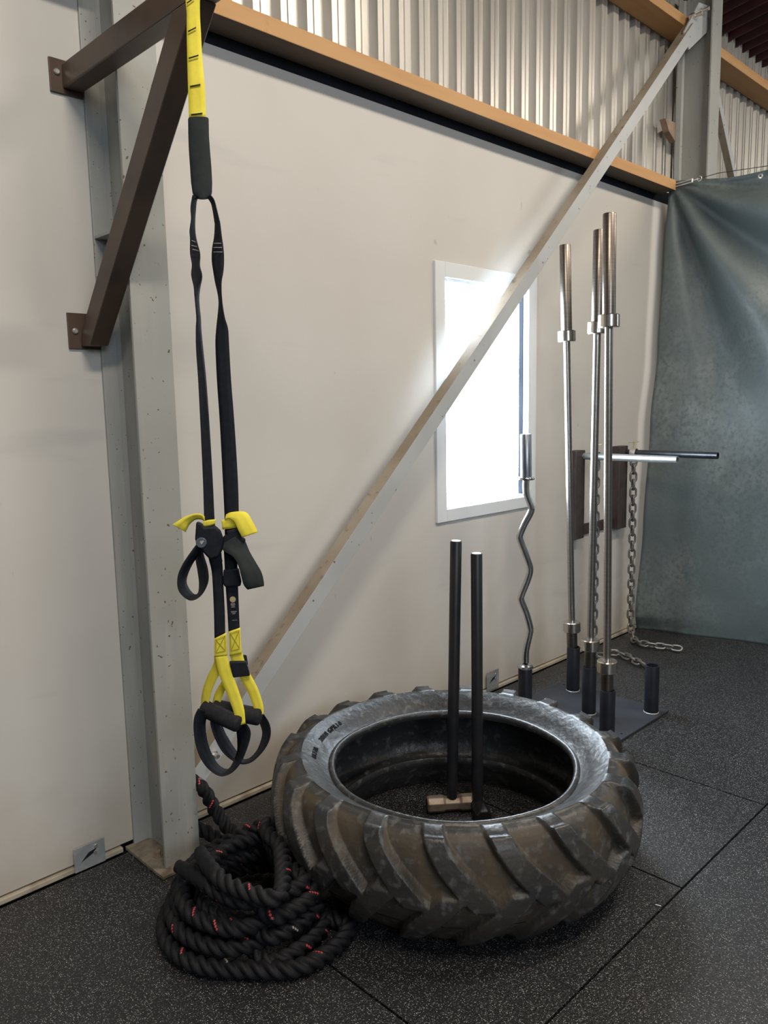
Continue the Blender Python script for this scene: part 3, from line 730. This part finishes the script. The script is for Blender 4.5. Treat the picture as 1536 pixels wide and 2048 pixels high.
# ============================================================ CURTAIN
def curtain():
    NU, NV = 150, 170; vs = []; Ly = 2.4
    def left_edge(z):
        T = [(0, 4.66, -.03), (.12, 4.60, -.05), (.7, 4.655, -.06), (1.33, 4.72, -.06), (1.8, 4.80, -.06), (2.4, 4.835, -.065), (2.82, 4.85, -.072)]
        for a, b_ in zip(T[:-1], T[1:]):
            if z <= b_[0]:
                t = (z-a[0])/(b_[0]-a[0]); t = t*t*(3-2*t); return a[1]*(1-t)+b_[1]*t, a[2]*(1-t)+b_[2]*t
        return T[-1][1], T[-1][2]
    for j in range(NV+1):
        for i in range(NU+1):
            u = i/NU; v = j/NV
            y = -.075 - u*Ly
            ztop = 2.808 + (y+.075)*.070 + .006*math.sin(-y*11)
            z = .004 + v*(ztop-.004)
            le, ly = left_edge(z)
            k = math.exp(-u*Ly/.16)
            y2 = y + (ly+.075)*k
            x = 4.852 + (le-4.85)*math.exp(-u*Ly/.22)
            dx, dz = u*Ly, ztop - z
            ang = math.atan2(dz, dx+.001); rr = math.hypot(dx, dz)
            amp = .070*math.exp(-((rr-.75)/.85)**2)*min(1, rr*3)
            x += amp*(math.sin(ang*11.0+.5) * (1 if ang < 1.38 else .3))
            x += .016*math.sin(y*7+z*1.7)*min(1, dx*3)
            x += .010*math.sin(z*5.2+y*3)*min(1, dx*3)
            if z < .25: x += (.25-z)*.10*math.sin(y*6+.6)*min(1, dx*4)
            vs.append((x, y2, z))
    fs = [(j*(NU+1)+i, j*(NU+1)+i+1, (j+1)*(NU+1)+i+1, (j+1)*(NU+1)+i) for j in range(NV) for i in range(NU)]
    r = thing('tarpaulin_curtain', (4.85, -.075, 0), 'grey-green tarpaulin curtain hanging to the floor at the right', 'curtain')
    mb = MB(); mb.add(vs, fs); mb.build('sheet', M['curtain'], r, ang=80, solid=.002)
    for yy in (-.62, -1.1, -1.6, -2.1):
        mb = MB()
        zz = 2.808+(yy+.075)*.07-.035
        mb.lathe((4.842, yy, zz), (3, yy, zz), [(0, .007), (.002, .014), (.004, .007), (0, .006)], 18)
        mb.build('grommet', M['bolt'], r)
    # tension cable and turnbuckle
    t = thing('turnbuckle', (4.85, -.1, 2.81), 'small galvanised turnbuckle stretching the cable along the curtain top', 'turnbuckle')
    a = Vector((4.83, -.03, 2.775)); b = Vector((4.838, -.38, 2.800))
    mb = MB(); mb.tube([a+(b-a)*.24+Vector((0, 0, .008)), a+(b-a)*.56+Vector((0, 0, .008))], .0035, 8); mb.tube([a+(b-a)*.24-Vector((0, 0, .008)), a+(b-a)*.56-Vector((0, 0, .008))], .0035, 8)
    for f in (.24, .56): mb.tube([a+(b-a)*f+Vector((0, 0, .011)), a+(b-a)*f-Vector((0, 0, .011))], .005, 8)
    mb.build('body', M['bolt'], t)
    mb = MB(); mb.tube([a+(b-a)*.56, a+(b-a)*.68], .003, 8); mb.build('threaded_rod', M['bolt'], t); mb = MB()
    h = [a+(b-a)*.68 + Vector((0, -.014*math.sin(q), .014*math.cos(q)-.014+.014)) - Vector((0, .0, 0)) for q in [i*.5 for i in range(11)]]
    mb.tube(h, .003, 8)
    mb.build('hook', M['bolt'], t)
    mb = MB(); mb.tube([a+(b-a)*.24, a+(b-a)*.05], .003, 8); mb.build('threaded_rod', M['bolt'], t)
    mb = MB(); mb.tube([a+(b-a)*.05, a+(b-a)*-.15], .002, 6); mb.tube([a+(b-a)*.70, b, Vector((4.838, -2.5, 2.652))], .002, 6)
    mb.build('cable', M['rod_dark'], t)
curtain()

# ============================================================ SUSPENSION TRAINER
SP = Vector((1.068, -.787, 1.5))
nrm = SP-CAM; nrm.z = 0; nrm.normalize()
def T(x, y, d=0.0):            # full-frame pixel on the strap's vertical plane, d metres towards the viewer's side of the hall
    p = vert(x, y, SP - nrm*d) if d else vert(x, y, SP)
    return p
def Z(x, y, d=0.0): return T(300+x/3.4133, 960+y/3.4133, d)
tr = thing('suspension_trainer', (1.068, -.787, 2.51), 'yellow and black suspension trainer straps with two handles hanging from the brown bracket', 'suspension trainer')
def ribbon(name, rows, mt, parent, n=6, thick=.0022):
    A = catmull([r[0] for r in rows], n); B = catmull([r[1] for r in rows], n); vs = []
    for a, b in zip(A, B):
        for k in range(4): vs.append(a.lerp(b, k/3))
    m_ = len(A)
    mb = MB(); mb.add(vs, [(i*4+k, i*4+k+1, (i+1)*4+k+1, (i+1)*4+k) for i in range(m_-1) for k in range(3)])
    return mb.build(name, mt, parent, solid=thick, ang=70)
def slab(name, poly, mt, parent, th=.02, bevel=.004):
    c = sum(poly, Vector())/len(poly)
    mb = MB(); mb.prism([p + nrm*(th/2) for p in poly], -nrm*th)
    return mb.build(name, mt, parent, smooth=True, bevel=bevel)
# wrap over the bracket arm + yellow anchor strap
yw = ribbon('anchor_strap', [(T(378, 238, .002), T(412, 238, .002)), (T(376, 176, .002), T(410, 176, .002)), (T(374.5, 120), T(405, 120)), (T(373.5, 67), T(402, 67)), (T(373.5, 30), T(400, 30)), (T(375, -12), T(400, -12)),
    (Vector((1.078, -.815, 2.44)), Vector((1.078, -.777, 2.44))), (Vector((1.080, -.815, 2.505)), Vector((1.080, -.777, 2.505))), (Vector((1.088, -.815, 2.513)), Vector((1.088, -.777, 2.513))), (Vector((1.144, -.815, 2.513)), Vector((1.144, -.777, 2.513))), (Vector((1.152, -.815, 2.505)), Vector((1.152, -.777, 2.505))), (Vector((1.152, -.815, 2.465)), Vector((1.152, -.777, 2.465)))], M['yellow'], tr)
for (xa, ya, xb, yb) in ((376, 63, 392, 55), (377.5, 116.5, 397, 110.5), (380, 173, 401, 169), (382, 229.5, 405, 226.5), (374, 6, 388, -4)):
    ribbon('stitch_bar', [(T(xa, ya-1.3, .0055), T(xa, ya+1.3, .0055)), (T(xb, yb-1.3, .0055), T(xb, yb+1.3, .0055))], M['web'], yw, 2, .001)
mb = MB()
def soft_sleeve(rows, th):
    rows_ = []
    for (xl, xr, y) in rows:
        a, b = T(xl, y), T(xr, y); c = (a+b)/2; hw = (b-a)*.5
        rows_.append([c + hw*math.cos(q)*(1) - nrm*math.sin(q)*th for q in [2*PI*k/20 for k in range(20)]])
    vs = [v for r_ in rows_ for v in r_]; n_ = 20
    fs = [(i*n_+k, i*n_+(k+1) % n_, (i+1)*n_+(k+1) % n_, (i+1)*n_+k) for i in range(len(rows_)-1) for k in range(n_)]
    fs += [tuple(range(n_)), tuple(range((len(rows_)-1)*n_, len(rows_)*n_))]
    return vs, fs
vs, fs = soft_sleeve([(377, 416.5, 236), (376, 417.5, 239), (376.5, 418, 270), (377.5, 420, 300), (380, 423, 335), (382, 424.5, 365), (385, 424, 386), (388, 422, 393), (394, 417, 397)], .010)
mb.add(vs, fs); mb.build('padded_sleeve', M['sleeve_cloth'], tr, ang=50)
def twist(rows, sgn0=1, W=.037):
    out = []; s = sgn0; prev = None
    for row in rows:
        y, xl, xr = row[:3]; sg = row[3] if len(row) > 3 else s; s = sg
        a, b = T(xl, y), T(xr, y); w_ = (b-a).length
        dep = math.sqrt(max(0, W*W-w_*w_))*.5*sg*.55
        out.append((a - nrm*dep, b + nrm*dep))
    return out
ribbon('strap', twist([(392, 386, 396, 1), (402, 384, 392.5), (418, 382, 391), (440, 383, 389.5), (462, 380, 390), (480, 381, 393), (502, 380.5, 399), (513, 381.5, 400), (531, 384.5, 399.5), (551, 383, 404), (574, 388, 400), (590, 389.5, 398), (606, 391, 398), (637, 393.5, 401), (659, 392.5, 402), (700, 393, 406), (760, 397, 412), (850, 401.5, 418.5), (960, 406.5, 425), (1042, 409, 429), (1080, 412, 434), (1124, 423, 445)]), M['web'], tr, 5)
ribbon('strap', twist([(392, 413, 421, -1), (402, 421.5, 428), (420, 426, 433), (440, 429, 438), (449, 430, 440), (473, 428.5, 443), (496, 424.5, 446.5), (520, 423.7, 448), (543, 427, 446.5), (563, 430.5, 443), (582, 435, 442.5), (598, 437.5, 443.5), (613, 437.5, 445), (637, 435, 449.5), (659, 432.5, 456), (690, 431, 458), (760, 434, 462), (850, 440, 469), (960, 445.6, 475.8), (1030, 449, 477.5), (1090, 450, 478)]), M['web'], tr, 5)
mb = MB(); mb.tube([T(388, 396), T(396, 393), T(408, 392), T(419, 394), T(425, 404)], .005, 10); mb.build('loop', M['web'], tr)
for (y, a, b) in ((482.5, 383.5, 391), (492, 383, 394), (500, 385, 397.5)):
    ribbon('stitch_line', [(T(a, y-2, .019), T(a, y-1, .019)), (T(b, y+1, .006), T(b, y+2, .006))], M['stitch'], tr, 2, .0006)
for (y, a, b) in ((486.5, 427.5, 443), (495, 426.5, 444), (504, 427, 445)):
    ribbon('stitch_line', [(T(a, y-.5, .008), T(a, y+.5, .008)), (T(b, y-.5, .008), T(b, y+.5, .008))], M['stitch'], tr, 2, .0006)
# lower straps
ls = ribbon('adjuster_strap', [(Z(385, 470, .004), Z(485, 470, .004)), (Z(402, 545, .004), Z(492, 545, .004)), (Z(420, 620), Z(498, 620)), (Z(428, 720), Z(502, 720)), (Z(436, 900), Z(511, 900)), (Z(440, 1090), Z(514, 1055))], M['web'], tr)
rs = ribbon('adjuster_strap', [(Z(500, 420, .002), Z(592, 420, .002)), (Z(508, 560), Z(596, 560)), (Z(516, 720), Z(601, 720)), (Z(528, 900), Z(608, 900)), (Z(536, 1045), Z(613, 1015))], M['web'], tr)
mb = MB(); c = Z(565, 815, .006); mb.lathe(c, c-nrm, [(0, 0), (0, .0075), (.0008, .0075), (.0008, 0)], 20); mb.build('printed_emblem', M['gold'], rs)
mb = MB()
for (y, x0, x1, hh) in ((842, 552, 580, 4), (850, 550, 582, 4), (858, 556, 578, 3), (866, 553, 581, 4), (897, 552, 592, 3), (905, 556, 586, 2.5), (913, 562, 582, 3), (957, 560, 596, 2)):
    a, b = Z(x0, y, .0055), Z(x1, y-2, .0055); a2, b2 = Z(x0, y+hh, .0055), Z(x1, y-2+hh, .0055)
    mb.prism([a, b, b2, a2], -nrm*.0006)
mb.build('printed_label', M['stitch'], rs, smooth=False)
slab('adjuster_buckle', [Z(*p, .012) for p in ((316, 285), (352, 292), (372, 318), (446, 312), (482, 345), (502, 400), (497, 470), (470, 520), (410, 540), (372, 500), (316, 425), (308, 398))], M['web'], tr, .026, .005)
slab('adjuster_buckle', [Z(*p, .010) for p in ((500, 385), (528, 372), (520, 345), (612, 322), (632, 395), (655, 400), (640, 450), (600, 490), (520, 480), (494, 455))], M['web'], tr, .024, .005)
mb = MB(); c = Z(350, 428, .027); mb.lathe(c, c-nrm, [(0, 0), (0, .013), (.002, .0115), (.002, 0)], 22); bd_ = mb.build('round_badge', M['badge'], tr)
mb = MB(); c = Z(352, 424, .0292)
mb.prism([c+rt*a-dn*b for a, b in ((0, -.006), (.006, .002), (.003, .005), (0, .002), (-.003, .005), (-.006, .002))], -nrm*.0008); mb.build('badge_mark', M['stitch'], bd_, smooth=False)
slab('strap_keeper', [Z(*p, .004) for p in ((502, 612), (606, 600), (624, 690), (618, 722), (510, 728), (498, 700))], M['web'], tr, .018, .004)
# small metal ring by the left buckle
mb = MB(); mb.tube([Z(455+22*math.sin(q), 372-35*math.cos(q), .018) for q in [i*PI/8 for i in range(9)]], .0022, 8); mb.build('side_ring', M['web'], tr)
# yellow pull tabs
ribbon('pull_tab', [(Z(450, 268, .016), Z(444, 300, .016)), (Z(400, 273, .018), Z(404, 313, .018)), (Z(362, 283, .016), Z(364, 318, .016))], M['yellow'], tr)
ribbon('pull_tab', [(Z(372, 248, .010), Z(374, 282, .010)), (Z(342, 232, .016), Z(350, 268, .006)), (Z(292, 234, .024), Z(308, 270, .010)), (Z(232, 256, .03), Z(272, 300, .014)), (Z(186, 284, .034), Z(254, 332, .018)), (Z(155, 304, .034), Z(243, 355, .018))], M['yellow'], tr)
ribbon('pull_tab', [(Z(488, 272, .012), Z(495, 338, .012)), (Z(540, 262, .014), Z(548, 332, .014)), (Z(602, 255, .012), Z(608, 322, .012))], M['yellow'], tr)
ribbon('pull_tab', [(Z(512, 268, .016), Z(520, 236, .010)), (Z(545, 262, .022), Z(560, 220, .014)), (Z(580, 290, .030), Z(655, 220, .020)), (Z(604, 345, .034), Z(702, 288, .024)), (Z(630, 392, .034), Z(738, 356, .024))], M['yellow'], tr)
# black foot loops hanging from the buckles
ribbon('foot_loop', [(Z(330, 425, .02), Z(385, 440, .0)), (Z(285, 485, .025), Z(335, 505, .0)), (Z(225, 575, .03), Z(280, 590, .0)), (Z(190, 665, .032), Z(248, 680, .0)), (Z(200, 760, .032), Z(262, 735, .0)), (Z(272, 820, .03), Z(300, 780, 0)), (Z(345, 790, .02), Z(330, 770, -.01)), (Z(395, 700, .02), Z(336, 700, -.01)), (Z(394, 610, .02), Z(326, 620, -.01)), (Z(368, 520, .018), Z(313, 540, -.008)), (Z(350, 440, .016), Z(318, 460, -.006))], M['web'], tr)
ribbon('foot_loop', [(Z(505, 430, .03), Z(605, 370, .018)), (Z(500, 480, .036), Z(645, 410, .018)), (Z(568, 525, .044), Z(680, 490, .022)), (Z(606, 590, .05), Z(720, 560, .026)), (Z(622, 650, .052), Z(760, 630, .028)), (Z(640, 715, .05), Z(775, 690, .026)), (Z(666, 746, .04), Z(776, 722, .02)), (Z(650, 700, .02), Z(760, 670, .004)), (Z(612, 600, .006), Z(700, 560, -.008)), (Z(570, 500, .0), Z(640, 450, -.012))], M['sleeve_cloth'], tr)
# yellow pads and handle webs
pad1 = ribbon('stitched_pad', [(Z(440, 1082, .005), Z(522, 1042, .005)), (Z(438, 1140, .006), Z(525, 1120, .006)), (Z(438, 1207, .006), Z(528, 1197, .006))], M['yellow'], tr, thick=.004)
pad2 = ribbon('stitched_pad', [(Z(537, 1035, .005), Z(617, 1008, .005)), (Z(540, 1110, .006), Z(620, 1090, .006)), (Z(543, 1202, .006), Z(628, 1182, .006))], M['yellow'], tr, thick=.004)
def xs(parent, q):
    mb = MB(); q = [Z(x, y, .0095) for x, y in q]
    for i, j in ((0, 1), (1, 2), (2, 3), (3, 0), (0, 2), (1, 3)):
        mb.tube([q[i], q[j]], .0007, 6)
    mb.build('cross_stitching', M['yellow_dk'], parent)
xs(pad1, ((450, 1090), (512, 1062), (514, 1165), (450, 1178))); xs(pad2, ((548, 1045), (608, 1025), (612, 1150), (553, 1165)))
ribbon('handle_web', [(Z(440, 1200, -.004), Z(478, 1200, .0)), (Z(436, 1250, -.006), Z(478, 1310, .0)), (Z(398, 1330, -.02), Z(450, 1370, -.004)), (Z(362, 1430, -.03), Z(420, 1440, -.01)), (Z(350, 1520, -.034), Z(400, 1525, -.014)), (Z(352, 1570, -.034), Z(400, 1570, -.014))], M['yellow'], tr)
ribbon('handle_web', [(Z(442, 1200, .006), Z(528, 1192, .006)), (Z(472, 1330, .012), Z(556, 1300, .012)), (Z(528, 1470, .020), Z(606, 1440, .020)), (Z(570, 1580, .026), Z(642, 1560, .026)), (Z(592, 1680, .03), Z(652, 1662, .03))], M['yellow'], tr)
ribbon('handle_web', [(Z(545, 1300, -.01), Z(570, 1320, -.008)), (Z(500, 1360, -.02), Z(530, 1390, -.012)), (Z(452, 1440, -.036), Z(506, 1450, -.020)), (Z(430, 1505, -.040), Z(480, 1515, -.022)), (Z(432, 1555, -.04), Z(480, 1555, -.022))], M['yellow'], tr)
ribbon('handle_web', [(Z(544, 1190, .004), Z(630, 1178, .004)), (Z(562, 1250, .004), Z(648, 1240, .004)), (Z(612, 1345, .006), Z(680, 1315, .006)), (Z(665, 1440, .008), Z(735, 1420, .008)), (Z(702, 1540, .010), Z(772, 1535, .010)), (Z(728, 1608, .012), Z(776, 1598, .012))], M['yellow'], tr)
slab('elastic_band', [Z(*p, .010) for p in ((541, 1238), (658, 1236), (684, 1332), (566, 1346))], M['web'], tr, .014, .003)
slab('elastic_band', [Z(*p, -.004) for p in ((636, 1192), (660, 1196), (670, 1262), (640, 1262))], M['web'], tr, .006, .002)
def gripper(a, b, r_):
    mb = MB(); l = (b-a).length
    mb.lathe(a, b, [(-.004, 0), (-.004, r_*.55), (0, r_*.92), (.006, r_), (l-.006, r_), (l, r_*.92), (l+.004, r_*.55), (l+.004, 0)], 26)
    mb.build('foam_grip', M['grip'], tr)
gripper(Z(362, 1556, -.024), Z(608, 1668, .030), .0215)
gripper(Z(440, 1556, -.034), Z(750, 1618, .012), .0225)
def zz(lst, dA, dB):
    return [(Z(a[0], a[1], dA), Z(b[0], b[1], dB)) for a, b in lst]
ribbon('foot_cradle', zz([((330, 1560), (400, 1580)), ((304, 1620), (382, 1635)), ((299, 1700), (378, 1695)), ((312, 1800), (392, 1790)), ((345, 1895), (425, 1880)), ((400, 1972), (468, 1945)), ((480, 2020), (518, 1974)), ((556, 1998), (548, 1962)), ((615, 1935), (578, 1905)), ((655, 1850), (597, 1845)), ((683, 1760), (597, 1770)), ((682, 1705), (592, 1705)), ((650, 1655), (600, 1665))], .030, -.010), M['web'], tr)
ribbon('foot_cradle', zz([((425, 1590), (480, 1600)), ((413, 1650), (490, 1665)), ((424, 1705), (512, 1725)), ((450, 1775), (535, 1765)), ((492, 1850), (565, 1815)), ((552, 1906), (605, 1870)), ((622, 1938), (640, 1905)), ((692, 1925), (682, 1898)), ((762, 1862), (728, 1850)), ((808, 1790), (757, 1785)), ((823, 1722), (768, 1722)), ((812, 1660), (752, 1662)), ((776, 1600), (738, 1612))], .004, -.036), M['web'], tr)

# ============================================================ BATTLE ROPE
def rope():
    root = thing('battle_rope', (1.25, -.55, 0), 'thick black battle rope with red flecks coiled on the floor by the column', 'rope')
    K = []
    def loop(cx, cy, rx, z0, z1, a0, a1, ry=None, n=16):
        ry = ry or rx
        m_ = max(3, int(abs(a1-a0)/360*n))
        for k in range(m_):
            t = k/m_; a = math.radians(a0+(a1-a0)*t)
            K.append(Vector((cx+rx*math.cos(a), cy+ry*math.sin(a), z0+(z1-z0)*t)))
    d = .047
    # free end resting on top, then spiralling down
    K.append(fl(357, 1732, .175)); K.append(fl(398, 1757, .175)); K.append(fl(440, 1785, .172)); K.append(fl(495, 1803, .170))
    loop(1.240, -.640, .160, .168, .155, -110, 250)
    loop(1.215, -.625, .205, .135, .115, -110, 250)
    loop(1.230, -.630, .165, .108, .098, -110, 250)
    loop(1.205, -.610, .218, .082, .065, -110, 250)
    loop(1.220, -.620, .180, .055, .045, -110, 250)
    loop(1.195, -.615, .236, .028, .027, -110, 250)
    loop(1.235, -.655, .262, .027, .027, -110, 20)
    # strand to the anchorage behind the column and back
    K.append(Vector((1.44, -.48, .04))); K.append(Vector((1.39, -.40, .06))); K.append(Vector((1.345, -.34, .09))); K.append(Vector((1.325, -.26, .155)))
    K.append(Vector((1.312, -.238, .20))); K.append(Vector((1.298, -.224, .235))); K.append(Vector((1.264, -.180, .268))); K.append(Vector((1.250, -.160, .22)))
    K.append(Vector((1.252, -.160, .14))); K.append(Vector((1.275, -.180, .095))); K.append(Vector((1.312, -.225, .07))); K.append(Vector((1.325, -.30, .055)))
    K.append(Vector((1.31, -.38, .06)))
    loop(1.215, -.600, .190, .115, .090, 60, -200)
    loop(1.20, -.595, .190, .09, .14, -200, -300)
    loop(1.265, -.635, .150, .195, .208, 60, -50)
    K.append(fl(560, 1790, .21)); K.append(fl(500, 1785, .212)); K.append(fl(450, 1764, .215)); K.append(fl(418, 1733, .215)); K.append(fl(400, 1703, .215))
    RT = [(0, .515), (.05, .545), (.1, .585), (.2, .61), (.3, .585), (.4, .5)]
    for i, p in enumerate(K):
        for a_, b_ in zip(RT[:-1], RT[1:]):
            if a_[0] <= p.z <= b_[0]:
                R_ = a_[1]+(b_[1]-a_[1])*(p.z-a_[0])/(b_[0]-a_[0])+.032
        d_ = Vector((p.x-1.912, p.y+.80, 0))
        if d_.length < R_:
            d_ = d_.normalized()*R_; K[i] = Vector((1.912+d_.x, -.80+d_.y, p.z))
    pts = catmull(K, 12)
    # resample
    step = .0045; out = [pts[0]]; acc = 0
    for a, b in zip(pts[:-1], pts[1:]):
        seg = (b-a).length
        while acc + seg >= step:
            t = (step-acc)/seg; a = a.lerp(b, t); out.append(a.copy()); seg = (b-a).length; acc = 0
        acc += seg
    P = out; n = 24; A_, B_ = .0125, .0118; vs = []; up = Vector((0, 0, 1))
    pitch = .105; m_ = len(P)
    def rad(phi):
        dl = (phi + PI/3) % (2*PI/3) - PI/3
        return A_*math.cos(dl) + math.sqrt(max(1e-9, B_*B_-(A_*math.sin(dl))**2))
    for i, p in enumerate(P):
        t = (P[min(i+2, m_-1)]-P[max(i-2, 0)]).normalized()
        u = (up-t*up.dot(t)).normalized(); up = u; v = t.cross(u)
        tw = 2*PI*i*step/pitch
        ef = min(1, .80+.2*min(i, m_-1-i)/10)
        cap = min(i, m_-1-i) < 34      # heat-shrunk ends
        for k in range(n):
            a = 2*PI*k/n
            r_ = rad(a-tw) if not cap else .0235 + .25*(rad(a-tw)-.0235)
            vs.append(p+(u*math.cos(a)+v*math.sin(a))*r_*ef)
    mb = MB(); fs = []; mi = []
    marks = {}
    i = 30; sgi = 0
    while i < m_-40:
        marks[i] = (sgi % 3, 1 if random.random() < .72 else 2, random.randint(3, 4)); i += random.randint(17, 30); sgi += random.choice((1, 2))
    act = {}
    for i0_, (sx, mm, ln) in marks.items():
        for q in range(ln): act.setdefault(i0_+q, []).append((sx, mm))
    for i in range(m_-1):
        tw = 2*PI*i*step/pitch
        on = {}
        for (sx, mm) in act.get(i, []):
            a = (tw + sx*2*PI/3) % (2*PI); on[int(round(a/(2*PI)*n)) % n] = mm
        for k in range(n):
            fs.append((i*n+k, i*n+(k+1) % n, (i+1)*n+(k+1) % n, (i+1)*n+k)); mi.append(on.get(k, 0))
    fs += [tuple(range(n)), tuple(range((m_-1)*n, m_*n))]; mi += [0, 0]
    mb.v = vs; mb.f = fs; mb.mi = mi
    o = mb.build('rope', [M['rope'], M['red'], M['pale']], None, ang=80)
    o.parent = root; o.location = -root.location
rope()

# small scrap on the floor
a = fl(1311, 1809, .002); b = fl(1322, 1812, .002)
mb = MB(); mb.tube([a, b], .0016, 6)
tag(mb.build('paper_scrap', M['paper'], origin=a), 'tiny white scrap lying on the rubber floor right of the tyre', 'scrap')
